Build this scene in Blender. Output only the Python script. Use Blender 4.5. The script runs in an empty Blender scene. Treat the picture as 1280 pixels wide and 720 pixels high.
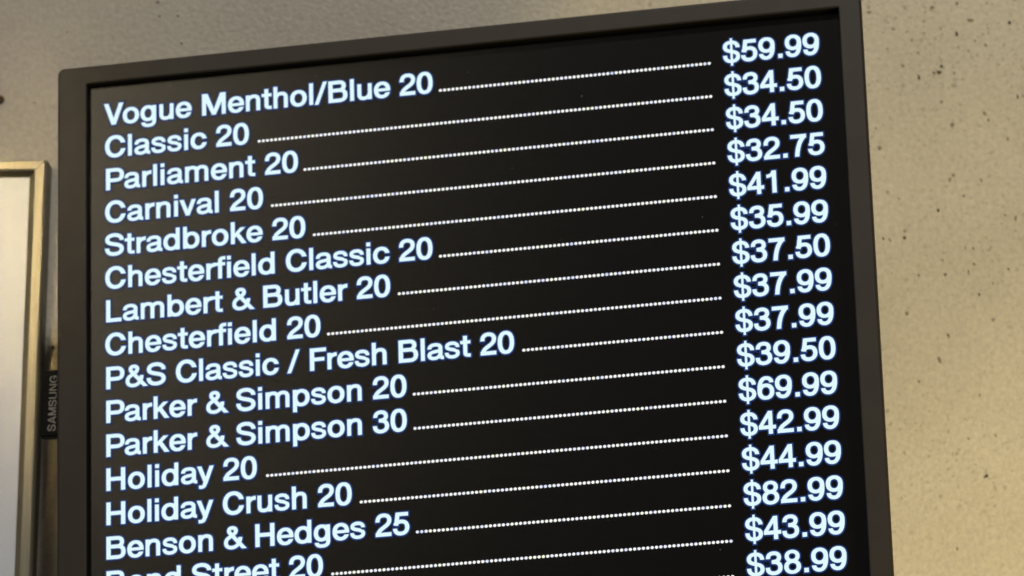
import bpy, math, random
import numpy as np
from mathutils import Matrix, Vector

random.seed(7)
np.random.seed(7)
C = bpy.context.scene.collection
sc = bpy.context.scene

# ---------------------------------------------------------------- camera, frames
# camera axes here: x right, y down, z forward, metres
F = 4.66429979
RX = np.array([0.98028115, -0.0908423, -0.17548943])     # screen, to the right
RY = np.array([0.02894096, 0.94449306, -0.32725414])     # screen, downwards
RZ = np.cross(RX, RY)                                     # screen, into it
T = np.array([-0.22075407, -0.08296609, 2.47071192])     # screen: top left of the lit area, first baseline
# wall axes (the framed board hangs level on it)
WV = np.array([-0.011, 0.966, -0.258]); WV /= np.linalg.norm(WV)
WU = np.array([0.998, -0.007, -0.068]); WU -= WU.dot(WV) * WV; WU /= np.linalg.norm(WU)
WN = np.cross(WU, WV)                                     # into the wall
GAP = 0.105
W0 = T + WN * GAP                                         # world origin, on the wall
# world: X = WU, Y = WN (into the wall), Z = -WV
M3 = np.array([WU, WN, -WV])                              # camera coords -> world coords


def w(p):
    return M3 @ (np.asarray(p, float) - W0)


def wdir(d):
    return M3 @ np.asarray(d, float)


def ray(px, py):
    f = F * 1280
    return np.array([(px - 640) / f, (py - 360) / f, 1.0])


def on_wall(px, py, out=0.0):
    """where the line of sight through a point of the view meets the plane 'out' in front of the wall"""
    r = ray(px, py)
    t = (W0 - WN * out).dot(WN) / r.dot(WN)
    return w(r * t)


cam_d = bpy.data.cameras.new('camera')
cam = bpy.data.objects.new('camera', cam_d)
C.objects.link(cam)
cx, cy, cz = wdir([1, 0, 0]), wdir([0, -1, 0]), wdir([0, 0, -1])
cl = w([0, 0, 0])
cam.matrix_world = Matrix(((cx[0], cy[0], cz[0], cl[0]), (cx[1], cy[1], cz[1], cl[1]), (cx[2], cy[2], cz[2], cl[2]), (0, 0, 0, 1)))
cam_d.sensor_width = 36.0
cam_d.lens = 36.0 * F
cam_d.clip_start = 0.05
cam_d.clip_end = 50
cam_d.dof.use_dof = True
cam_d.dof.focus_distance = 2.28
cam_d.dof.aperture_fstop = 14
sc.camera = cam

world = bpy.data.worlds.new('World')
sc.world = world
world.use_nodes = True
world.node_tree.nodes['Background'].inputs[0].default_value = (0.9, 0.87, 0.88, 1)
world.node_tree.nodes['Background'].inputs[1].default_value = 0.045

sc.view_settings.view_transform = 'Standard'
sc.view_settings.look = 'None'
sc.view_settings.exposure = 0
sc.view_settings.gamma = 1
sc.view_settings.use_curve_mapping = False


def lamp(name, loc, target, energy, color, sx, sy=None, spread=180):
    d = bpy.data.lights.new(name, 'AREA')
    d.energy = energy
    d.color = color
    d.shape = 'RECTANGLE' if sy else 'DISK'
    d.size = sx
    if sy:
        d.size_y = sy
    d.spread = math.radians(spread)
    o = bpy.data.objects.new(name, d)
    C.objects.link(o)
    o.location = loc
    o.rotation_euler = (Vector(target) - Vector(loc)).to_track_quat('-Z', 'Y').to_euler()
    return o


centre = Vector((0.2, 0, -0.12))
# warm ceiling lamp, above, a little to the right
lamp('ceiling_lamp', (0.36, -1.75, 2.0), centre, 35, (1.0, 0.94, 0.84), 0.16)
# warm lamp low on the right, close to the wall
lamp('low_warm_lamp', (1.15, -0.75, -1.0), (0.68, 0, -.50), 4.0, (1.0, 0.79, 0.37), 0.2, None, 62)
# mirrored line of sight from the wall plane / from the screen plane
vd = Vector(wdir(ray(15, 320))).normalized()
rb = vd.reflect(Vector((0, 1, 0)))
pb = Vector(on_wall(15, 318, .012))
lamp('warm_lamp', pb + rb * 3.0, pb + Vector((-.02, 0, .01)), 0.034, (1.0, 0.76, 0.36), 0.16, None, 5.2)
sn = Vector(wdir(RZ))
vs = Vector(wdir(ray(120, 110))).normalized()
rs = vs.reflect(sn)
ps = Vector(w(T))
lamp('screen_sheen_light', ps + rs * 2.4 + Vector((-.14, 0, .0)), ps, 3.4, (1.0, 0.85, 0.60), 0.3, 0.7)  # unseen soft source added for the brown sheen at the screen's top left


# ---------------------------------------------------------------- helpers
def mesh_obj(name, verts, faces, mats, parent=None, matrix=None, smooth=False, mat_idx=None):
    me = bpy.data.meshes.new(name)
    me.from_pydata([tuple(v) for v in verts], [], faces)
    me.update()
    for m in (mats if isinstance(mats, (list, tuple)) else [mats]):
        me.materials.append(m)
    if mat_idx:
        for p, i in zip(me.polygons, mat_idx):
            p.material_index = i
    if smooth:
        for p in me.polygons:
            p.use_smooth = True
    o = bpy.data.objects.new(name, me)
    C.objects.link(o)
    if parent:
        o.parent = parent
    return o


def empty(name, label, cat, loc=(0, 0, 0), group=None):
    o = bpy.data.objects.new(name, None)
    C.objects.link(o)
    o.location = loc
    o.empty_display_size = .05
    o['label'] = label
    o['category'] = cat
    if group:
        o['group'] = group
    return o


def bevel(o, width, seg=3):
    m = o.modifiers.new('bevel', 'BEVEL')
    m.width = width
    m.segments = seg
    m.limit_method = 'ANGLE'
    m.angle_limit = math.radians(30)
    return o


def nodes(name):
    m = bpy.data.materials.new(name)
    m.use_nodes = True
    nt = m.node_tree
    b = nt.nodes['Principled BSDF']
    return m, nt, b


def add(nt, kind, **kw):
    n = nt.nodes.new(kind)
    for k, v in kw.items():
        if k.startswith('i_'):
            n.inputs[k[2:].replace('_', ' ')].default_value = v
        else:
            setattr(n, k, v)
    return n


def ramp(nt, src, stops):
    r = nt.nodes.new('ShaderNodeValToRGB')
    e = r.color_ramp.elements
    while len(e) > 1:
        e.remove(e[-1])
    e[0].position, e[0].color = stops[0][0], stops[0][1]
    for p, c in stops[1:]:
        x = e.new(p)
        x.color = c
    nt.links.new(src, r.inputs[0])
    return r


def g(v):
    return (v, v, v, 1)


def mixc(nt, fac, a, b, mode='MIX'):
    n = nt.nodes.new('ShaderNodeMix')
    n.data_type = 'RGBA'
    n.blend_type = mode
    for sock, val in ((n.inputs[0], fac), (n.inputs[6], a), (n.inputs[7], b)):
        if hasattr(val, 'links'):
            nt.links.new(val, sock)
        else:
            sock.default_value = val
    return n.outputs[2]


# ---------------------------------------------------------------- materials
def wall_material():
    m, nt, b = nodes('painted_wall')
    tc = add(nt, 'ShaderNodeTexCoord')
    P = tc.outputs['Object']
    big = add(nt, 'ShaderNodeTexNoise', i_Scale=9.0, i_Detail=5.0, i_Roughness=.6)
    nt.links.new(P, big.inputs['Vector'])
    r1 = ramp(nt, big.outputs[0], [(.3, (0.48, 0.45, 0.385, 1)), (.7, (0.58, 0.545, 0.47, 1))])
    fine = add(nt, 'ShaderNodeTexNoise', i_Scale=330.0, i_Detail=3.0, i_Roughness=.6)
    nt.links.new(P, fine.inputs['Vector'])
    r2 = ramp(nt, fine.outputs[0], [(.3, g(.80)), (.7, g(1.0))])
    col = mixc(nt, 1.0, r1.outputs[0], r2.outputs[0], 'MULTIPLY')
    # small flecks of dirt: cells whose centre lies close, only some of them
    warp = add(nt, 'ShaderNodeTexNoise', i_Scale=260.0, i_Detail=2.0)
    nt.links.new(P, warp.inputs['Vector'])
    wv = add(nt, 'ShaderNodeVectorMath', operation='MULTIPLY_ADD')
    nt.links.new(warp.outputs['Color'], wv.inputs[0])
    wv.inputs[1].default_value = (.0040, .0040, .0040)
    nt.links.new(P, wv.inputs[2])
    for sc_, th, rnd, colr in ((110, .19, .62, .40), (210, .25, .35, .62), (320, .28, .30, .72), (60, .085, .72, .34)):
        v = add(nt, 'ShaderNodeTexVoronoi', i_Scale=float(sc_))
        v.voronoi_dimensions = '3D'
        nt.links.new(wv.outputs[0], v.inputs['Vector'])
        d = ramp(nt, v.outputs['Distance'], [(th * .55, g(1)), (th, g(0))])
        sep = add(nt, 'ShaderNodeSeparateColor')
        nt.links.new(v.outputs['Color'], sep.inputs[0])
        pick = ramp(nt, sep.outputs[0], [(rnd, g(0)), (min(.99, rnd + .3), g(.85))])
        dens = add(nt, 'ShaderNodeTexNoise', i_Scale=5.5, i_Detail=2.0)
        nt.links.new(P, dens.inputs['Vector'])
        dr = ramp(nt, dens.outputs[0], [(.35, g(.15)), (.6, g(1))])
        f1 = add(nt, 'ShaderNodeMath', operation='MULTIPLY')
        nt.links.new(d.outputs[0], f1.inputs[0]); nt.links.new(pick.outputs[0], f1.inputs[1])
        f2 = add(nt, 'ShaderNodeMath', operation='MULTIPLY')
        nt.links.new(f1.outputs[0], f2.inputs[0]); nt.links.new(dr.outputs[0], f2.inputs[1])
        # fewer flecks on the left of the wall than on the right
        sx = add(nt, 'ShaderNodeSeparateXYZ')
        nt.links.new(P, sx.inputs[0])
        mr = add(nt, 'ShaderNodeMapRange')
        mr.inputs[1].default_value = .1; mr.inputs[2].default_value = .42
        mr.inputs[3].default_value = .25; mr.inputs[4].default_value = 1.0
        nt.links.new(sx.outputs[0], mr.inputs[0])
        f3 = add(nt, 'ShaderNodeMath', operation='MULTIPLY')
        nt.links.new(f2.outputs[0], f3.inputs[0]); nt.links.new(mr.outputs[0], f3.inputs[1])
        col = mixc(nt, f3.outputs[0], col, (colr * .36, colr * .33, colr * .25, 1))
    nt.links.new(col, b.inputs['Base Color'])
    b.inputs['Roughness'].default_value = .45
    b.inputs['Specular IOR Level'].default_value = .5
    bn = add(nt, 'ShaderNodeTexNoise', i_Scale=420.0, i_Detail=3.0)
    nt.links.new(P, bn.inputs['Vector'])
    bu = add(nt, 'ShaderNodeBump', i_Strength=.6, i_Distance=.0007)
    nt.links.new(bn.outputs[0], bu.inputs['Height'])
    nt.links.new(bu.outputs[0], b.inputs['Normal'])
    return m


def plastic(name, col, rough, spec=.5, grain=2500., amount=.12, bump=.25):
    m, nt, b = nodes(name)
    tc = add(nt, 'ShaderNodeTexCoord')
    n = add(nt, 'ShaderNodeTexNoise', i_Scale=60.0, i_Detail=5.0, i_Roughness=.65)
    nt.links.new(tc.outputs['Object'], n.inputs['Vector'])
    lo = tuple(c * (1 - amount) for c in col) + (1,)
    hi = tuple(c * (1 + amount) for c in col) + (1,)
    r = ramp(nt, n.outputs[0], [(.35, lo), (.65, hi)])
    nt.links.new(r.outputs[0], b.inputs['Base Color'])
    rr = ramp(nt, n.outputs[0], [(.3, g(rough * .995)), (.7, g(min(1, rough * 1.005)))])
    nt.links.new(rr.outputs[0], b.inputs['Roughness'])
    b.inputs['Specular IOR Level'].default_value = spec
    n2 = add(nt, 'ShaderNodeTexNoise', i_Scale=grain, i_Detail=1.0)
    nt.links.new(tc.outputs['Object'], n2.inputs['Vector'])
    bu = add(nt, 'ShaderNodeBump', i_Strength=bump, i_Distance=.0002)
    nt.links.new(n2.outputs[0], bu.inputs['Height'])
    nt.links.new(bu.outputs[0], b.inputs['Normal'])
    return m


def emit(name, col, strength):
    m, nt, b = nodes(name)
    b.inputs['Base Color'].default_value = (0.01, 0.01, 0.012, 1)
    b.inputs['Roughness'].default_value = .4
    b.inputs['Specular IOR Level'].default_value = .2
    b.inputs['Emission Color'].default_value = col
    b.inputs['Emission Strength'].default_value = strength
    return m


M_wall = wall_material()
M_bezel = plastic('bezel_plastic', (0.024, 0.0195, 0.0155), .46, .5)
M_lip = plastic('black_gasket', (0.004, 0.004, 0.004), .8, .1)
M_back = plastic('housing_plastic', (0.03, 0.028, 0.026), .6, .4)
M_screen = plastic('display_glass', (0.003, 0.003, 0.004), .225, .5, 3000, .1, .15)
M_tab = plastic('tab_plastic', (0.003, 0.003, 0.003), .5, .15)
M_logo = plastic('logo_print', (0.25, 0.235, 0.20), .6, .5)
M_text = emit('lit_text', (0.72, 0.92, 1.0, 1), 1.03)
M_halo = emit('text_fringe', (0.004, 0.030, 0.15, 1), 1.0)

# the leader dots: colour of the panel's stripes varies along the row
M_dots, nt, b = nodes('lit_dots')
tc = add(nt, 'ShaderNodeTexCoord')
n = add(nt, 'ShaderNodeTexNoise', i_Scale=330.0, i_Detail=1.0)
nt.links.new(tc.outputs['Object'], n.inputs['Vector'])
r = ramp(nt, n.outputs[0], [(.30, (0.62, 0.70, 1.0, 1)), (.42, (0.92, 0.95, 1, 1)), (.60, (1, 1, .96, 1)), (.74, (0.94, 1.0, 0.72, 1))])
nt.links.new(r.outputs[0], b.inputs['Emission Color'])
b.inputs['Emission Strength'].default_value = 1.0
b.inputs['Base Color'].default_value = (0.01, 0.01, 0.01, 1)


def metal():
    m, nt, b = nodes('brushed_aluminium')
    tc = add(nt, 'ShaderNodeTexCoord')
    mp = add(nt, 'ShaderNodeMapping')
    mp.inputs['Scale'].default_value = (900, 900, 25)
    nt.links.new(tc.outputs['Object'], mp.inputs[0])
    n = add(nt, 'ShaderNodeTexNoise', i_Scale=1.0, i_Detail=4.0)
    nt.links.new(mp.outputs[0], n.inputs['Vector'])
    r = ramp(nt, n.outputs[0], [(.3, (0.36, 0.34, 0.27, 1)), (.7, (0.45, 0.43, 0.35, 1))])
    nt.links.new(r.outputs[0], b.inputs['Base Color'])
    rr = ramp(nt, n.outputs[0], [(.3, g(.34)), (.7, g(.46))])
    nt.links.new(rr.outputs[0], b.inputs['Roughness'])
    b.inputs['Metallic'].default_value = .55
    bu = add(nt, 'ShaderNodeBump', i_Strength=.2, i_Distance=.0002)
    nt.links.new(n.outputs[0], bu.inputs['Height'])
    nt.links.new(bu.outputs[0], b.inputs['Normal'])
    return m


M_metal = metal()
M_panel, nt, b = nodes('glossy_white_panel')
tc = add(nt, 'ShaderNodeTexCoord')
n = add(nt, 'ShaderNodeTexNoise', i_Scale=30.0, i_Detail=6.0, i_Roughness=.7)
nt.links.new(tc.outputs['Object'], n.inputs['Vector'])
r = ramp(nt, n.outputs[0], [(.35, (0.50, 0.50, 0.50, 1)), (.65, (0.54, 0.54, 0.54, 1))])
nt.links.new(r.outputs[0], b.inputs['Base Color'])
b.inputs['Roughness'].default_value = .30
# slight even emission added to brighten the panel
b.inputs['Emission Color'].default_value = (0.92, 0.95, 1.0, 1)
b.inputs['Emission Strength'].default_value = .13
M_side = plastic('shaded_side_metal', (0.13, 0.11, 0.07), .45, .5)  # outer side of the frame, its shade put into the base colour
M_gask = plastic('grey_gasket', (0.20, 0.175, 0.11), .3, .6)
M_nail = plastic('brown_head', (0.10, 0.062, 0.022), .4, .5)

# ---------------------------------------------------------------- the wall
wall = mesh_obj('wall', [(-1.6, 0, -1.6), (2.2, 0, -1.6), (2.2, 0, 1.6), (-1.6, 0, 1.6),
                         (-1.6, .1, -1.6), (2.2, .1, -1.6), (2.2, .1, 1.6), (-1.6, .1, 1.6)],
                [(0, 1, 2, 3), (7, 6, 5, 4), (0, 4, 5, 1), (1, 5, 6, 2), (2, 6, 7, 3), (3, 7, 4, 0)], M_wall)
wall['kind'] = 'structure'

# chips and scuffs with a place of their own: (x, y, length, width, angle, depth of tone)
M_chip = plastic('dark_chip', (0.08, 0.075, 0.055), .8, .2)
M_scuff = plastic('grey_scuff', (0.23, 0.215, 0.165), .8, .2)
chips = [(1131, 297, 7, 6, 20, 0), (1131, 289, 4, 3, 60, 1), (1233, 595, 9, 6, 30, 0), (1174, 90, 10, 7, 0, 0), (1177, 83, 6, 5, 0, 0), (1168, 91, 6, 3, 0, 1),
         (1149, 97, 4, 9, 5, 0), (1196, 42, 5, 9, 15, 0), (1213, 25, 12, 5, 5, 1), (1166, 9, 11, 3, 0, 1), (1196, 4, 6, 4, 0, 1), (1087, 15, 10, 4, 10, 1),
         (1262, 28, 6, 5, 20, 0), (1232, 56, 4, 6, 30, 1), (1193, 91, 5, 6, 0, 1), (1272, 121, 3, 8, 10, 0), (1279, 120, 3, 7, 0, 1), (1231, 142, 6, 5, 0, 1),
         (1236, 150, 4, 6, 20, 1), (1177, 127, 5, 4, 30, 1), (1191, 156, 8, 5, 20, 1), (1260, 174, 5, 6, 10, 1), (1129, 82, 5, 3, 0, 1), (1192, 219, 6, 4, 30, 1),
         (1188, 224, 9, 2, 60, 1), (1173, 263, 5, 5, 0, 0), (1270, 273, 4, 12, -20, 1), (1257, 269, 4, 3, 0, 1), (1217, 311, 4, 5, 0, 1), (1218, 330, 5, 4, 0, 1),
         (1182, 343, 4, 4, 0, 0), (1149, 344, 4, 3, 20, 1), (1178, 325, 4, 3, 0, 1), (1224, 368, 4, 4, 0, 0), (1261, 336, 4, 4, 0, 1), (1242, 354, 3, 4, 0, 1),
         (1186, 419, 4, 10, 20, 1), (1175, 450, 4, 16, 28, 1), (1242, 400, 6, 3, 20, 1), (1149, 477, 4, 4, 0, 1), (1225, 494, 4, 5, 0, 1), (1211, 548, 5, 4, 0, 1),
         (1197, 686, 3, 5, 10, 1), (1100, 185, 6, 6, 30, 1), (1095, 160, 4, 3, 0, 1), (1104, 298, 4, 4, 0, 0), (1113, 300, 4, 4, 0, 1), (1086, 106, 3, 4, 0, 1),
         (227, 54, 5, 3, 10, 1), (197, 2, 6, 4, 0, 1), (199, 20, 4, 3, 0, 1), (222, 19, 5, 2, 0, 1), (84, 40, 4, 3, 0, 1), (43, 128, 8, 2, -15, 1),
         (1140, 50, 3, 4, 20, 1), (1117, 36, 6, 3, 0, 1), (1148, 66, 4, 3, 30, 1), (1219, 51, 3, 3, 0, 1), (1205, 245, 4, 4, 0, 1), (1227, 225, 4, 5, 0, 1),
         (1124, 248, 4, 3, 0, 1), (1110, 240, 4, 3, 0, 1), (1245, 545, 3, 4, 0, 1), (1207, 310, 2, 5, 0, 1), (1211, 340, 2, 9, 5, 1), (1134, 392, 6, 6, 0, 1)]
vs_, fs_, mi_ = [], [], []
for (px, py, ln, wd, an, tone) in chips:
    a = math.radians(an)
    k = 9
    base = len(vs_)
    ring = []
    for j in range(k):
        t = 2 * math.pi * j / k
        rr = random.uniform(.5, 1.1) * .40
        x, y = ln * rr * math.cos(t), wd * rr * math.sin(t)
        x, y = x * math.cos(a) + y * math.sin(a), -x * math.sin(a) + y * math.cos(a)
        ring.append(on_wall(px + x, py + y, .0004))
    c = on_wall(px, py, .0007)
    vs_ += [tuple(p) for p in ring] + [tuple(c)] + [(p[0], .0002, p[2]) for p in ring]
    for j in range(k):
        j2 = (j + 1) % k
        fs_.append((base + j, base + j2, base + k)); mi_.append(tone)
        fs_.append((base + j, base + k + 1 + j, base + k + 1 + j2, base + j2)); mi_.append(tone)
o = mesh_obj('paint_flecks', vs_, fs_, [M_chip, M_scuff], wall, mat_idx=mi_)
o['kind'] = 'stuff'


def nail(px, py, rad, label):
    p = on_wall(px, py, .001)
    t = empty('nail', label, 'nail', (p[0], 0, p[2]))
    vv, ff = [], []
    n_ = 20
    prof = [(0, -.0014), (rad * .55, -.0013), (rad * .9, -.0010), (rad, -.0006), (rad * .9, 0.0)]
    for (r_, y_) in prof[1:]:
        for j in range(n_):
            vv.append((r_ * math.cos(2 * math.pi * j / n_), y_, r_ * math.sin(2 * math.pi * j / n_)))
    vv.append((0, -.0014, 0))
    for i in range(len(prof) - 2):
        for j in range(n_):
            j2 = (j + 1) % n_
            ff.append((i * n_ + j, i * n_ + j2, (i + 1) * n_ + j2, (i + 1) * n_ + j))
    for j in range(n_):
        ff.append((j, (j + 1) % n_, len(vv) - 1))
    mesh_obj('nail_head', vv, ff, M_nail, t, smooth=True)
    s = rad * .3
    mesh_obj('nail_shank', [(-s, -.001, -s), (s, -.001, -s), (s, -.001, s), (-s, -.001, s), (-s, .02, -s), (s, .02, -s), (s, .02, s), (-s, .02, s)],
             [(0, 1, 2, 3), (4, 5, 6, 7), (0, 4, 5, 1), (1, 5, 6, 2), (2, 6, 7, 3), (3, 7, 4, 0)], M_nail, t)


nail(-.5, 124, .0026, 'brown round nail head in the wall above the silver framed board')
nail(66, 434, .0011, 'tiny dark nail head in the wall strip between framed board and menu screen')

# ---------------------------------------------------------------- framed board at the left
OUT = .019
tr = on_wall(58.3, 198.0, OUT)                    # outer top right corner of the face
board = empty('framed_board', 'glossy white wall board in a mitred silver metal frame beside the menu screen', 'framed board', (tr[0], 0, tr[2]))
BW, BH = .42, .62
fw = .0062                                        # face width
# profile across the frame bar, (distance in from the outer edge, y): outer side, face, inner step, inner bevel
face = [(.0006, -OUT + .004), (.0006, -OUT + .0006), (.0012, -OUT), (fw - .0004, -OUT + .0003), (fw, -OUT + .0008), (fw, -OUT + .0030)]
side = [(.0002, -.0002), (0, -OUT + .0040), (.0030, -OUT + .0040)]
gask = [(fw - .0002, -OUT + .0024), (fw + .0032, -OUT + .0036), (fw + .0032, 0)]
corners = {'tr': (0, 0), 'br': (0, -BH), 'bl': (-BW, -BH), 'tl': (-BW, 0)}
inward = {'tr': (-1, -1), 'br': (-1, 1), 'bl': (1, 1), 'tl': (1, -1)}


def bar(prof, a_, b_, name, mat, parent, gap):
    vv, ff = [], []
    for key, sgn in ((a_, 1), (b_, -1)):
        c_, in_ = corners[key], inward[key]
        dx, dz = corners[b_][0] - corners[a_][0], corners[b_][1] - corners[a_][1]
        L = math.hypot(dx, dz)
        hx, hz = dx / L * sgn * gap, dz / L * sgn * gap      # hairline joint at the mitre
        for (d_, y_) in prof:
            vv.append((c_[0] + in_[0] * d_ + hx, y_, c_[1] + in_[1] * d_ + hz))
    n_ = len(prof)
    for i in range(n_ - 1):
        ff.append((i, i + 1, n_ + i + 1, n_ + i))
    ff.append(tuple(range(n_)))
    ff.append(tuple(range(2 * n_ - 1, n_ - 1, -1)))
    return mesh_obj(name, vv, ff, mat, parent)


for a_, b_ in (('tl', 'tr'), ('tr', 'br'), ('br', 'bl'), ('bl', 'tl')):
    fb = bar(face, a_, b_, 'frame_bar', M_metal, board, .00028)
    bar(side, a_, b_, 'side_profile', M_side, fb, 0)
    bar(gask, a_, b_, 'inner_gasket', M_gask, fb, 0)
ins = fw + .0026
y0, y1 = -OUT + .0040, -OUT + .0080
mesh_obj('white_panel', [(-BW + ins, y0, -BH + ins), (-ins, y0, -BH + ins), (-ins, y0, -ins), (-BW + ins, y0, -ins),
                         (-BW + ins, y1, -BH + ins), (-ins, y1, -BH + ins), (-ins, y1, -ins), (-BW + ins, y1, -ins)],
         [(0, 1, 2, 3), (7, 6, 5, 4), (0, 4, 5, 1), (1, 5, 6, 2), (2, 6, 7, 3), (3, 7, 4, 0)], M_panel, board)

# ---------------------------------------------------------------- the menu screen
# screen frame in world: x right, z up, y into the screen
sx_, sy_, sz_ = wdir(RX), wdir(RZ), wdir(-RY)
org = w(T)
tv = empty('menu_screen', 'black upright digital menu screen with white price list in a grey brown bezel', 'display screen')
tv.matrix_world = Matrix(((sx_[0], sy_[0], sz_[0], org[0]), (sx_[1], sy_[1], sz_[1], org[1]), (sx_[2], sy_[2], sz_[2], org[2]), (0, 0, 0, 1)))


def on_screen(px, py, front=0.0):
    """screen coordinates (x, z) on the plane 'front' before the lit surface"""
    r_ = ray(px, py)
    t = (T - RZ * front).dot(RZ) / r_.dot(RZ)
    q = r_ * t - T
    return q.dot(RX), -q.dot(RY)


PR = .0046                                         # bezel stands this far before the panel
AH = .698
# bezel opening and outline, measured on its front plane
opL = on_screen(107.8, 300, PR)[0]
opR = on_screen(1050.5, 60, PR)[0]
opT = on_screen(109, 104.6, PR)[1]
ouL = on_screen(71.0, 300, PR)[0]
ouR = on_screen(1090.5, 250, PR)[0]
ouT = on_screen(320, 60.2, PR)[1]
opB = opT - AH
ouB = opB - .012
print('bezel', opL, opR, opT, ouL, ouR, ouT)


def rounded(x0, x1, z0, z1, r_, n_=6):
    pts = []
    for (cx_, cz_, a0) in ((x1 - r_, z1 - r_, 0), (x0 + r_, z1 - r_, 90), (x0 + r_, z0 + r_, 180), (x1 - r_, z0 + r_, 270)):
        for j in range(n_ + 1):
            a = math.radians(a0 + 90 * j / n_)
            pts.append((cx_ + r_ * math.cos(a), cz_ + r_ * math.sin(a)))
    return pts


loops = []


def loop(inset_out, y_, r_, x0=ouL, x1=ouR, z0=ouB, z1=ouT):
    return [(x, y_, z) for x, z in rounded(x0 + inset_out, x1 - inset_out, z0 + inset_out, z1 - inset_out, r_)]


D = .012
L0 = [loop(.0016, -PR + D, .003), loop(.0003, -PR + .0032, .0035), loop(0, -PR + .0018, .0035), loop(.0005, -PR + .0005, .0032), loop(.0014, -PR, .0026)]
L1 = [[(x, y_, z) for x, z in rounded(opL - e_, opR + e_, opB - e_, opT + e_, .0006 + e_)] for e_, y_ in ((.0008, -PR), (0.0002, -PR + .0002), (0, -PR + .0007))]
vv = []
for l in L0 + L1:
    vv += l
n_ = len(L0[0])
ff = []
for i in range(len(L0 + L1) - 1):
    for j in range(n_):
        j2 = (j + 1) % n_
        ff.append((i * n_ + j, i * n_ + j2, (i + 1) * n_ + j2, (i + 1) * n_ + j))
bz = mesh_obj('bezel', vv, ff, M_bezel, tv, smooth=True)
for p in bz.data.polygons:
    if abs(p.normal[1]) > .999:
        p.use_smooth = False
# inner black wall of the opening
la = [(x, -PR + .0007, z) for x, z in rounded(opL, opR, opB, opT, .0006)]
lb = [(x, .0015, z) for x, z in rounded(opL, opR, opB, opT, .0006)]
ff = [(j, (j + 1) % n_, n_ + (j + 1) % n_, n_ + j) for j in range(n_)]
mesh_obj('black_inner_lip', la + lb, ff, M_lip, tv)
# housing behind
hx0, hx1, hz0, hz1 = ouL + .02, ouR - .022, ouB + .02, ouT - .03
la = [(x, -PR + D, z) for x, z in rounded(ouL + .004, ouR - .006, ouB + .004, ouT - .004, .003)]
lb = [(x, .012, z) for x, z in rounded(ouL + .008, ouR - .012, ouB + .008, ouT - .010, .004)]
lc = [(x, .030, z) for x, z in rounded(hx0, hx1, hz0, hz1, .01)]
vv = la + lb + lc
ff = [(i * n_ + j, i * n_ + (j + 1) % n_, (i + 1) * n_ + (j + 1) % n_, (i + 1) * n_ + j) for i in range(2) for j in range(n_)]
ff += [tuple(range(2 * n_, 3 * n_)), tuple(range(n_ - 1, -1, -1))]
mesh_obj('rear_housing', vv, ff, M_back, tv)


def box_at(name, x0, x1, y0, y1, z0, z1, mat, parent):
    return mesh_obj(name, [(x0, y0, z0), (x1, y0, z0), (x1, y0, z1), (x0, y0, z1), (x0, y1, z0), (x1, y1, z0), (x1, y1, z1), (x0, y1, z1)],
                    [(0, 1, 2, 3), (7, 6, 5, 4), (0, 4, 5, 1), (1, 5, 6, 2), (2, 6, 7, 3), (3, 7, 4, 0)], mat, parent)


# wall bracket: arm and plate behind the housing
br = bevel(box_at('wall_bracket', .14, .26, .030, .052, -.42, -.16, M_back, tv), .002)
panel = box_at('display_panel', opL - .004, opR + .003, 0, .002, opB - .003, opT + .003, M_screen, tv)

# dust on the glass
vv, ff = [], []
M_dust = plastic('dust', (0.16, 0.14, 0.11), .9, .1)
for (px, py, r_) in [(727, 120, 1.3), (878, 271, 1.0), (542, 386, 1.0), (213, 108, 1.2), (500, 640, .9), (700, 300, .7), (900, 687, .9), (640, 210, .7), (820, 560, .6), (395, 95, .8),
                     (960, 700, .7), (1045, 280, .7), (205, 560, .7), (760, 650, .7), (585, 90, .8)]:
    x_, z_ = on_screen(px, py, .0003)
    b0 = len(vv)
    for j in range(7):
        a = 2 * math.pi * j / 7
        q = r_ * random.uniform(.6, 1.2) * .00036
        vv.append((x_ + q * math.cos(a), -.00012, z_ + q * math.sin(a)))
    vv.append((x_, -.0003, z_))
    ff += [(b0 + j, b0 + (j + 1) % 7, b0 + 7) for j in range(7)]
dust = mesh_obj('dust_specks', vv, ff, M_dust, panel)
dust['kind'] = 'stuff'

# ---------------------------------------------------------------- lettering
# Glyphs are fields on a grid (negative inside), in em units; outlines are traced from them.
STEP = .0085
gx = np.arange(-.12, 1.04, STEP)
gy = np.arange(-.26, .86, STEP)
GX, GY = np.meshgrid(gx, gy)
INF = np.full_like(GX, 9.)


def U(*a):
    r_ = a[0]
    for q in a[1:]:
        r_ = np.minimum(r_, q)
    return r_


def I(*a):
    r_ = a[0]
    for q in a[1:]:
        r_ = np.maximum(r_, q)
    return r_


def box(x0, y0, x1, y1):
    dx = np.maximum(x0 / 1e3 - GX, GX - x1 / 1e3)
    dy = np.maximum(y0 / 1e3 - GY, GY - y1 / 1e3)
    return np.maximum(dx, dy)


def poly(*pts):
    pts = [(a / 1e3, b / 1e3) for a, b in pts]
    ar = sum(p[0] * q[1] - q[0] * p[1] for p, q in zip(pts, pts[1:] + pts[:1]))
    if ar < 0:
        pts = pts[::-1]
    d = -INF
    for p, q in zip(pts, pts[1:] + pts[:1]):
        ex, ey = q[0] - p[0], q[1] - p[1]
        L = math.hypot(ex, ey)
        d = np.maximum(d, ((GX - p[0]) * ey - (GY - p[1]) * ex) / L)
    return d


def ell(cx_, cy_, a, b, n_=2.25):
    f = (np.abs((GX - cx_ / 1e3) / (a / 1e3)) ** n_ + np.abs((GY - cy_ / 1e3) / (b / 1e3)) ** n_) ** (1 / n_) - 1
    gy_, gx_ = np.gradient(f, STEP)
    return f / np.maximum(np.hypot(gx_, gy_), 1.0)


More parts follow.
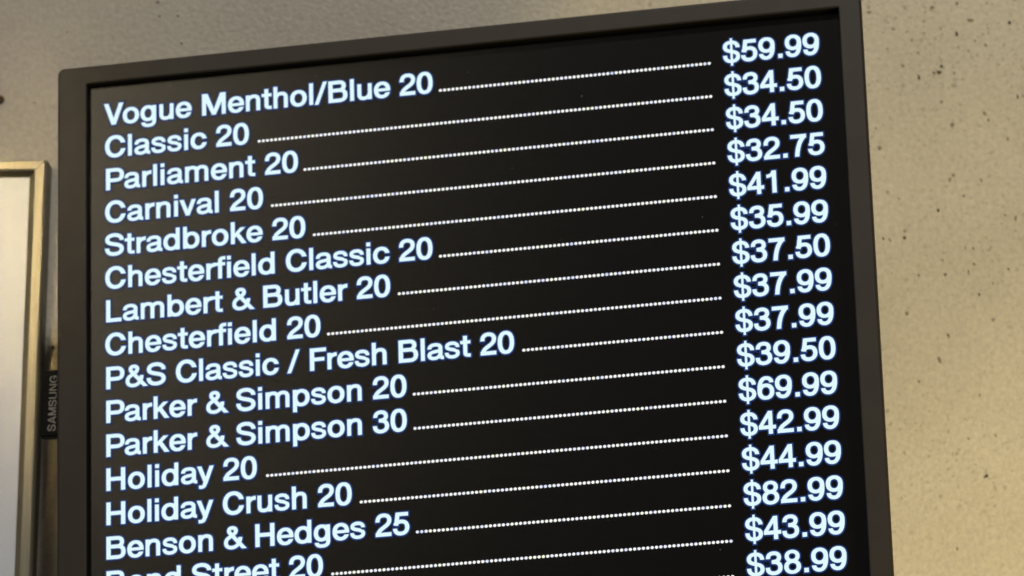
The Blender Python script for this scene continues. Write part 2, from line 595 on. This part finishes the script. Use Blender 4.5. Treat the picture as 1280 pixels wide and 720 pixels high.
def ringf(cx_, cy_, a, b, tx, ty, n_=2.25, n2=2.1):
    return np.maximum(ell(cx_, cy_, a, b, n_), -ell(cx_, cy_, a - tx, b - ty, n2))


def bez(p0, p1, p2, p3, k=28):
    t = np.linspace(0, 1, k)[:, None]
    p0, p1, p2, p3 = map(np.array, (p0, p1, p2, p3))
    return (1 - t) ** 3 * p0 + 3 * t * (1 - t) ** 2 * p1 + 3 * t * t * (1 - t) * p2 + t ** 3 * p3


def path(start, segs, rad, cut0=None, cut1=None):
    """segs: 1 point = line, 3 points = cubic; rad = half thickness, a number or (at horizontal run, at vertical run)"""
    pts = [np.array([start], float)]
    cur = start
    for s in segs:
        if len(s) == 1:
            t = np.linspace(0, 1, 14)[:, None]
            pts.append((1 - t) * np.array(cur) + t * np.array(s[0]))
        else:
            pts.append(bez(cur, *s))
        cur = s[-1]
    P = np.vstack(pts) / 1e3
    keep = np.r_[True, np.hypot(*np.diff(P, axis=0).T) > 1e-6]
    P = P[keep]
    Tn = np.gradient(P, axis=0)
    Tn /= np.linalg.norm(Tn, axis=1)[:, None]
    rh, rv = (rad, rad) if not isinstance(rad, tuple) else rad
    R_ = (rh * Tn[:, 0] ** 2 + rv * Tn[:, 1] ** 2) / 1e3
    d = INF.copy()
    for i in range(len(P) - 1):
        ax, ay = P[i]
        bx, by = P[i + 1]
        ex, ey = bx - ax, by - ay
        L2 = ex * ex + ey * ey
        t = np.clip(((GX - ax) * ex + (GY - ay) * ey) / L2, 0, 1)
        dd = np.hypot(GX - ax - t * ex, GY - ay - t * ey) - (R_[i] + t * (R_[i + 1] - R_[i]))
        d = np.minimum(d, dd)
    for end, cut, r0 in ((P[0], cut0, R_[0]), (P[-1], cut1, R_[-1])):
        if cut:
            pl = (GX - end[0]) * cut[0] + (GY - end[1]) * cut[1]
            near = np.hypot(GX - end[0], GY - end[1]) < r0 * 1.7
            d = np.where(near, np.maximum(d, pl), d)
    return d


UP, DN, LF, RT = (0, 1), (0, -1), (-1, 0), (1, 0)


def flipx(f, adv):
    """mirror about the middle of the advance"""
    xs = adv / 1e3 - gx
    out = np.empty_like(f)
    for i in range(f.shape[0]):
        out[i] = np.interp(xs, gx, f[i], left=9, right=9)
    return out


def flipy(f, h):
    ys = h / 1e3 - gy
    out = np.empty_like(f)
    for j in range(f.shape[1]):
        out[:, j] = np.interp(ys, gy, f[:, j], left=9, right=9)
    return out


def cap_s(x0, x1, y0, y1, r_):
    W_, H_ = x1 - x0, y1 - y0
    fx = lambda v: x0 + (v - 50) / 580 * W_
    fy = lambda v: y0 + (v + 14) / 742 * H_
    q = lambda *a: tuple((fx(a[i]), fy(a[i + 1])) for i in range(0, len(a), 2))
    st = q(572, 500)[0]
    return path(st, [q(566, 610, 465, 676, 330, 676), q(195, 676, 108, 615, 108, 528), q(108, 425, 205, 398, 335, 368),
                     q(485, 335, 572, 300, 572, 195), q(572, 95, 470, 38, 340, 38), q(185, 38, 105, 115, 100, 232)], r_, DN, UP)


def make_glyphs():
    G = {}
    XH, CH = 517, 714
    asc = lambda x: box(x, 0, x + 108, CH)
    G['o'] = (593, ringf(296, 258, 260, 271, 116, 94, 2.15))
    bowl = ringf(324, 258, 254, 271, 114, 94, 2.2)
    G['b'] = (611, U(box(64, 0, 172, CH), I(bowl, box(64, -99, 900, 900))))
    G['d'] = (611, flipx(G['b'][1], 611))
    G['p'] = (611, U(box(64, -190, 172, XH), bowl))
    hook = path((472, 60), [[(472, 0)], [(472, -110), (395, -148), (280, -148)], [(185, -148), (122, -118), (112, -44)]], (46, 54), None, UP)
    G['g'] = (593, U(box(419, 10, 527, XH), ringf(272, 268, 240, 262, 112, 92, 2.2), hook))
    G['a'] = (556, U(path((92, 352), [[(100, 445), (170, 478), (275, 478)], [(385, 478), (440, 440), (440, 365)], [(440, 120)], [(440, 66), (462, 42), (560, 40)]], (45, 53), DN, None) * 1.0,
                     path((430, 292), [[(385, 262), (300, 262), (225, 248)], [(130, 232), (90, 195), (90, 142)], [(90, 75), (150, 36), (225, 36)], [(350, 36), (438, 95), (438, 215)]], (43, 53))))
    G['a'] = (556, I(G['a'][1], box(-99, -99, 536, 999)))
    c_ = ringf(292, 258, 256, 271, 114, 94, 2.2)
    G['c'] = (556, I(c_, -box(292, 186, 999, 332)))
    e_ = ringf(284, 258, 252, 271, 112, 90, 2.2)
    G['e'] = (556, U(I(e_, -box(286, 150, 999, 226)), box(90, 222, 520, 298) * 1.0))
    G['e'] = (556, I(G['e'][1], U(ell(284, 258, 252, 271), INF)))
    G['f'] = (315, U(path((147, -60), [[(147, 560)], [(147, 640), (180, 670), (258, 670)], [(330, 672)]], (46, 54), None, None), box(8, 433, 304, XH)))
    G['f'] = (315, I(G['f'][1], box(-99, 0, 312, 999)))
    arch = path((120, 330), [[(150, 440), (225, 481), (312, 481)], [(415, 481), (456, 430), (456, 335)], [(456, -80)]], (48, 54))
    arch = I(arch, box(64, 0, 999, 999))
    G['h'] = (574, U(asc(64), arch))
    G['n'] = (574, U(box(64, 0, 168, XH), arch))
    G['u'] = (574, flipy(flipx(G['n'][1], 574), XH))
    a1 = path((118, 350), [[(145, 440), (205, 482), (280, 482)], [(375, 482), (434, 445), (434, 335)], [(434, -80)]], (47, 54))
    a2 = path((434, 350), [[(460, 440), (525, 482), (598, 482)], [(695, 482), (752, 445), (752, 335)], [(752, -80)]], (47, 54))
    G['m'] = (870, U(box(64, 0, 168, XH), I(U(a1, a2), box(64, 0, 999, 999))))
    G['r'] = (352, U(box(64, 0, 172, XH), I(path((118, 290), [[(140, 420), (215, 476), (380, 472)]], 52), box(64, 0, 347, 999))))
    G['l'] = (241, box(67, 0, 175, CH))
    G['i'] = (241, U(box(67, 0, 175, XH), box(67, 606, 175, CH)))
    G['k'] = (537, U(asc(62), poly((160, 185), (160, 310), (368, 517), (500, 517)), poly((222, 268), (300, 350), (540, 0), (407, 0))))
    s = path((430, 350), [[(426, 440), (350, 481), (262, 481)], [(160, 481), (94, 443), (94, 380)], [(94, 312), (165, 297), (262, 274)],
                          [(372, 250), (432, 222), (432, 148)], [(432, 70), (350, 36), (265, 36)], [(150, 36), (86, 85), (82, 172)]], (45, 50), DN, UP)
    G['s'] = (519, s)
    G['t'] = (333, I(U(path((155, 760), [[(155, 130)], [(155, 62), (190, 42), (330, 46)]], (44, 54)), box(10, 433, 312, XH)), box(-99, -99, 314, 672)))
    G['v'] = (519, U(poly((6, 517), (124, 517), (316, 0), (203, 0)), poly((513, 517), (395, 517), (203, 0), (316, 0))))
    y = U(poly((6, 517), (126, 517), (322, -10), (212, -10)), poly((513, 517), (398, 517), (200, -40), (304, -50)),
          path((262, 10), [[(225, -90)], [(198, -148), (160, -150), (58, -146)]], (46, 54), None, LF))
    G['y'] = (519, y)
    G['V'] = (630, U(poly((6, 714), (134, 714), (378, 0), (252, 0)), poly((624, 714), (496, 714), (252, 0), (378, 0))))
    G['M'] = (889, U(box(66, 0, 178, CH), box(711, 0, 823, CH), poly((66, 714), (232, 714), (505, 0), (392, 0)), poly((823, 714), (657, 714), (384, 0), (497, 0))))
    G['B'] = (704, U(box(66, 0, 184, CH), path((120, 664), [[(400, 664)], [(510, 664), (556, 615), (556, 537)], [(556, 445), (500, 396), (400, 396)], [(120, 396)]], (50, 57)),
                     path((120, 396), [[(410, 396)], [(540, 396), (604, 330), (604, 222)], [(604, 108), (540, 50), (410, 50)], [(120, 50)]], (50, 59))))
    G['P'] = (667, U(box(66, 0, 184, CH), I(path((100, 663), [[(380, 663)], [(520, 663), (580, 600), (580, 488)], [(580, 375), (520, 316), (380, 316)], [(100, 316)]], (51, 58)), box(66, 0, 999, 999))))
    G['F'] = (593, U(box(66, 0, 184, CH), box(66, 610, 566, CH), box(66, 306, 510, 404)))
    G['H'] = (722, U(box(66, 0, 184, CH), box(538, 0, 656, CH), box(66, 314, 656, 418)))
    G['L'] = (574, U(box(66, 0, 184, CH), box(66, 0, 548, 104)))
    C_ = ringf(368, 357, 330, 371, 124, 106, 2.15)
    G['C'] = (722, I(C_, -box(368, 255, 999, 474)))
    G['S'] = (667, cap_s(38, 630, -14, 728, (52, 58)))
    G['&'] = (685, I(path((700, -48), [[(205, 515)], [(165, 570), (170, 672), (292, 672)], [(410, 672), (430, 560), (368, 492)], [(325, 445), (240, 405), (170, 355)],
                                [(105, 310), (84, 255), (84, 195)], [(84, 95), (165, 40), (268, 40)], [(420, 40), (535, 160), (540, 350)]], (47, 52), None, UP), box(-99, -99, 999, 999)))
    G['&'] = (685, I(G['&'][1], -box(560, -200, 999, 0)))
    G['/'] = (389, poly((4, -14), (108, -14), (385, 728), (281, 728)))
    G['.'] = (278, box(80, 0, 198, 118))
    G['0'] = (556, ringf(278, 350, 246, 364, 116, 96, 2.35, 2.2))
    G['1'] = (556, U(box(246, 0, 360, 709), I(path((60, 543), [[(175, 545), (268, 575), (292, 740)]], 44), box(78, 400, 360, 709))))
    G['2'] = (556, U(path((92, 462), [[(92, 598), (165, 664), (282, 664)], [(400, 664), (462, 600), (462, 505)], [(462, 400), (385, 345), (290, 280)], [(200, 220), (115, 165), (98, 40)]], (50, 56), DN, None),
                     box(36, 0, 514, 102)))
    G['2'] = (556, I(G['2'][1], box(30, 0, 999, 999)))
    G['3'] = (556, U(path((98, 505), [[(102, 612), (168, 664), (272, 664)], [(378, 664), (436, 610), (436, 530)], [(436, 440), (370, 396), (240, 394)]], (49, 54), DN, RT if False else None),
                     path((240, 390), [[(390, 390), (464, 320), (464, 212)], [(464, 100), (380, 38), (268, 38)], [(145, 38), (84, 108), (82, 215)]], (49, 56), None, UP)))
    G['3'] = (556, I(G['3'][1], -box(100, 300, 216, 470)))
    G['4'] = (556, U(box(324, 0, 432, 709), box(24, 158, 530, 256), I(poly((24, 256), (24, 158), (432, 158), (432, 709), (322, 709)), -poly((128, 252), (326, 252), (326, 545)))))
    G['5'] = (556, U(box(128, 607, 490, 706), poly((120, 706), (232, 706), (176, 300), (64, 318)) * 1.0, 
                     path((100, 345), [[(165, 400), (210, 424), (282, 424)], [(400, 424), (466, 350), (466, 236)], [(466, 110), (380, 38), (268, 38)], [(150, 38), (88, 98), (82, 195)]], (49, 56), None, UP)))
    G['5'] = (556, I(G['5'][1], -poly((0, 200), (0, 330), (185, 296), (185, 240), (140, 200))))
    six = U(ringf(284, 234, 246, 248, 114, 92, 2.2), path((92, 225), [[(84, 500), (150, 666), (296, 666)], [(395, 666), (452, 612), (462, 528)]], (48, 56), None, DN))
    G['6'] = (556, six)
    G['9'] = (556, flipy(flipx(six, 556), 700))
    G['7'] = (556, U(box(42, 604, 520, 706), I(path((475, 660), [[(330, 520), (235, 300), (222, -80)]], 58), box(-99, 0, 520, 706))))
    G['8'] = (556, U(ringf(278, 527, 218, 187, 106, 84, 2.1), ringf(278, 200, 246, 214, 114, 88, 2.1)))
    G['$'] = (556, U(cap_s(26, 528, -14, 728, (46, 54)), box(252, -98, 304, 800)))
    G[' '] = (278, None)
    return G


def contours(Fd, level):
    """closed outlines of Fd = level, by marching squares"""
    A = Fd - level
    A = np.where(np.abs(A) < 1e-7, 1e-7, A)
    A[0, :] = A[-1, :] = 1
    A[:, 0] = A[:, -1] = 1
    ny, nx = A.shape
    S = A < 0
    code = S[:-1, :-1] * 1 + S[:-1, 1:] * 2 + S[1:, 1:] * 4 + S[1:, :-1] * 8
    nxt = {}

    def ept(e):
        i, j, h = e
        if h:
            t = A[i, j] / (A[i, j] - A[i, j + 1])
            return (gx[j] + t * STEP, gy[i])
        t = A[i, j] / (A[i, j] - A[i + 1, j])
        return (gx[j], gy[i] + t * STEP)
    tab = {1: [('L', 'B')], 2: [('B', 'R')], 3: [('L', 'R')], 4: [('R', 'T')], 5: [('L', 'T'), ('R', 'B')], 6: [('B', 'T')], 7: [('L', 'T')],
           8: [('T', 'L')], 9: [('T', 'B')], 10: [('T', 'R'), ('B', 'L')], 11: [('T', 'R')], 12: [('R', 'L')], 13: [('R', 'B')], 14: [('B', 'L')]}
    for i, j in zip(*np.nonzero((code > 0) & (code < 15))):
        ed = {'B': (i, j, 1), 'T': (i + 1, j, 1), 'L': (i, j, 0), 'R': (i, j + 1, 0)}
        for a, b_ in tab[int(code[i, j])]:
            nxt[ed[a]] = ed[b_]
    out = []
    while nxt:
        s0, cur = nxt.popitem()
        lp = [ept(s0)]
        while cur != s0 and cur in nxt:
            lp.append(ept(cur))
            cur = nxt.pop(cur)
        if len(lp) > 6:
            out.append(simplify(lp))
    return out


def simplify(lp, tol=.0011):
    P = np.array(lp)
    # start from two far points
    k = int(np.argmax(np.hypot(*(P - P[0]).T)))

    def dp(a):
        if len(a) < 3:
            return [a[0]]
        d = a[-1] - a[0]
        L = math.hypot(*d) or 1e-9
        dist = np.abs((a[:, 0] - a[0, 0]) * d[1] - (a[:, 1] - a[0, 1]) * d[0]) / L
        m_ = int(np.argmax(dist))
        if dist[m_] < tol:
            return [a[0]]
        return dp(a[:m_ + 1]) + dp(a[m_:])
    return dp(P[:k + 1]) + dp(np.vstack([P[k:], P[:1]]))


GL = make_glyphs()
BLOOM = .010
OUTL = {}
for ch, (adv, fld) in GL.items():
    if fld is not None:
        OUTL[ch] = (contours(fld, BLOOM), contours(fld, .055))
KERN = {('V', 'o'): -40, ('F', 'r'): -30, ('P', 'a'): -40, ('a', 'y'): -10}
EM = .01618


def filled(outlines, depth):
    """triangles (verts, faces) of many closed 2-D outlines, holes kept"""
    cu = bpy.data.curves.new('tmp', 'CURVE')
    cu.dimensions = '2D'
    cu.fill_mode = 'FRONT'
    for lp in outlines:
        sp = cu.splines.new('POLY')
        sp.points.add(len(lp) - 1)
        for pt, q in zip(sp.points, lp):
            pt.co = (q[0], q[1], 0, 1)
        sp.use_cyclic_u = True
    ob = bpy.data.objects.new('tmp', cu)
    C.objects.link(ob)
    dg = bpy.context.evaluated_depsgraph_get()
    me = ob.evaluated_get(dg).to_mesh()
    vs = [(v.co.x, depth, v.co.y) for v in me.vertices]
    fs = [tuple(p.vertices) for p in me.polygons]
    ob.evaluated_get(dg).to_mesh_clear()
    bpy.data.objects.remove(ob)
    bpy.data.curves.remove(cu)
    return vs, fs


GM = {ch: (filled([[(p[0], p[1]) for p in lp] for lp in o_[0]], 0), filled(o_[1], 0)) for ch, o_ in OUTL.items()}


def width(s):
    return sum(GL[c][0] for c in s) / 1e3 + sum(KERN.get(k, 0) for k in zip(s, s[1:])) / 1e3


def text_obj(name, s, x0, z0, em=EM, scale=1.0, parent=panel):
    """x0 = pen start; scale = small correction of the letter spacing"""
    vv, ff, mi = [], [], []
    pen = 0.0
    for i, c in enumerate(s):
        if i:
            pen += KERN.get((s[i - 1], c), 0) / 1e3
        if c in GM:
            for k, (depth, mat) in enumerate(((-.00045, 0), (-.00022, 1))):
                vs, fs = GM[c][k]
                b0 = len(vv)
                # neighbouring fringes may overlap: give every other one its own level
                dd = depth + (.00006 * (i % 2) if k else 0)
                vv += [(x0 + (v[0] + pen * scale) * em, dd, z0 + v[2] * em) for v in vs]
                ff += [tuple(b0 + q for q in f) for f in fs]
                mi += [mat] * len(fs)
        pen += GL[c][0] / 1e3
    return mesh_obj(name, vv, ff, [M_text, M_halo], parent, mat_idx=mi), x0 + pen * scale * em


PITCH = .0179231334
X0 = .01134187 - .066 * EM
XR = .3826405 + .004
rows = [("Vogue Menthol/Blue 20", "$59.99"), ("Classic 20", "$34.50"), ("Parliament 20", "$34.50"), ("Carnival 20", "$32.75"), ("Stradbroke 20", "$41.99"),
        ("Chesterfield Classic 20", "$35.99"), ("Lambert & Butler 20", "$37.50"), ("Chesterfield 20", "$37.99"), ("P&S Classic / Fresh Blast 20", "$37.99"),
        ("Parker & Simpson 20", "$39.50"), ("Parker & Simpson 30", "$69.99"), ("Holiday 20", "$42.99"), ("Holiday Crush 20", "$44.99"), ("Benson & Hedges 25", "$82.99"),
        ("Bond Street 20", "$43.99"), (None, "$38.99")]
ends = [10.745, 4.762, 6.348, 5.198, 6.548, 10.612, 9.233, 6.985, 13.105, 9.682, 9.665, 4.893, 7.882, 9.672, 6.935]
for i, (nm, pr) in enumerate(rows):
    z = -i * PITCH
    if nm:
        sc_ = (ends[i] - .02) / (width(nm) - .035)
        o, xe = text_obj('product_name', nm, X0, z, scale=sc_)
    else:
        xe = X0 + 6.5 * EM
    text_obj('price', pr, XR - 3.058 * EM - .0031, z)
    # dotted leader
    p_ = .00217
    xs = xe + .25 * EM
    xl = .32753 - .0006
    n_ = int(round((xl - xs) / p_))
    vv, ff = [], []
    for k in range(n_ + 1):
        cx_ = xl - k * p_
        b0 = len(vv)
        for j in range(8):
            a = math.pi / 4 * (j + .5)
            vv.append((cx_ + .00086 * math.cos(a), -.0004, z + .00072 + .00078 * math.sin(a)))
        ff.append(tuple(range(b0, b0 + 8)))
    mesh_obj('dotted_leader', vv, ff, M_dots, panel)

# ---------------------------------------------------------------- maker's tab on the left edge
# wide upright capitals, drawn with the same fields (smaller grid units)
def logo_glyphs():
    G = {}
    st = 118
    G['S'] = (640, cap_s(30, 590, -10, 710, (56, 60)))
    G['A'] = (700, U(poly((10, 0), (140, 0), (410, 700), (290, 700)), poly((690, 0), (560, 0), (290, 700), (410, 700)), box(180, 150, 520, 250)))
    G['M'] = (800, U(box(60, 0, 180, 700), box(620, 0, 740, 700), poly((60, 700), (220, 700), (460, 0), (350, 0)), poly((740, 700), (580, 700), (340, 0), (450, 0))))
    G['U'] = (690, path((115, 780), [[(115, 240)], [(115, 90), (200, 46), (345, 46)], [(490, 46), (575, 90), (575, 240)], [(575, 780)]], (54, 58)))
    G['U'] = (690, I(G['U'][1], box(0, -99, 999, 700)))
    G['N'] = (720, U(box(60, 0, 176, 700), box(544, 0, 660, 700), poly((60, 700), (200, 700), (660, 0), (520, 0))))
    G['G'] = (720, U(I(ringf(350, 350, 310, 362, 118, 104, 2.3), -box(350, 380, 999, 490)), box(360, 290, 660, 385), box(560, 60, 660, 385)))
    return G


LG = logo_glyphs()
tab_c = on_screen(61, 503, -.003)
tab = mesh_obj('logo_tab', *(lambda hw, hh, dd: ([(-hw, 0, -hh), (hw, 0, -hh), (hw, 0, hh), (-hw, 0, hh), (-hw, dd, -hh), (hw, dd, -hh), (hw, dd, hh), (-hw, dd, hh)],
               [(0, 1, 2, 3), (7, 6, 5, 4), (0, 4, 5, 1), (1, 5, 6, 2), (2, 6, 7, 3), (3, 7, 4, 0)]))(.0052, .0179, .006), M_tab, tv)
tab.location = (tab_c[0] + .0006, .004, tab_c[1])
tab.rotation_euler = (0, math.radians(2.5), 0)
bevel(tab, .0008)
vv, ff, pen = [], [], 0
LH = .0042 / .7
for c in 'SAMSUNG':
    adv, fld = LG[c]
    vs, fs = filled(contours(fld, .004), 0)
    b0 = len(vv)
    # turned a quarter so that it reads upwards
    vv += [(-v[2] * LH, 0, (v[0] + pen) * LH * 1.02) for v in vs]
    ff += [tuple(b0 + q for q in f) for f in fs]
    pen += adv / 1e3
lo = mesh_obj('logo_lettering', vv, ff, M_logo, tab)
lo.location = (.0033, -.00012, -pen * LH * 1.02 / 2 - .0002)
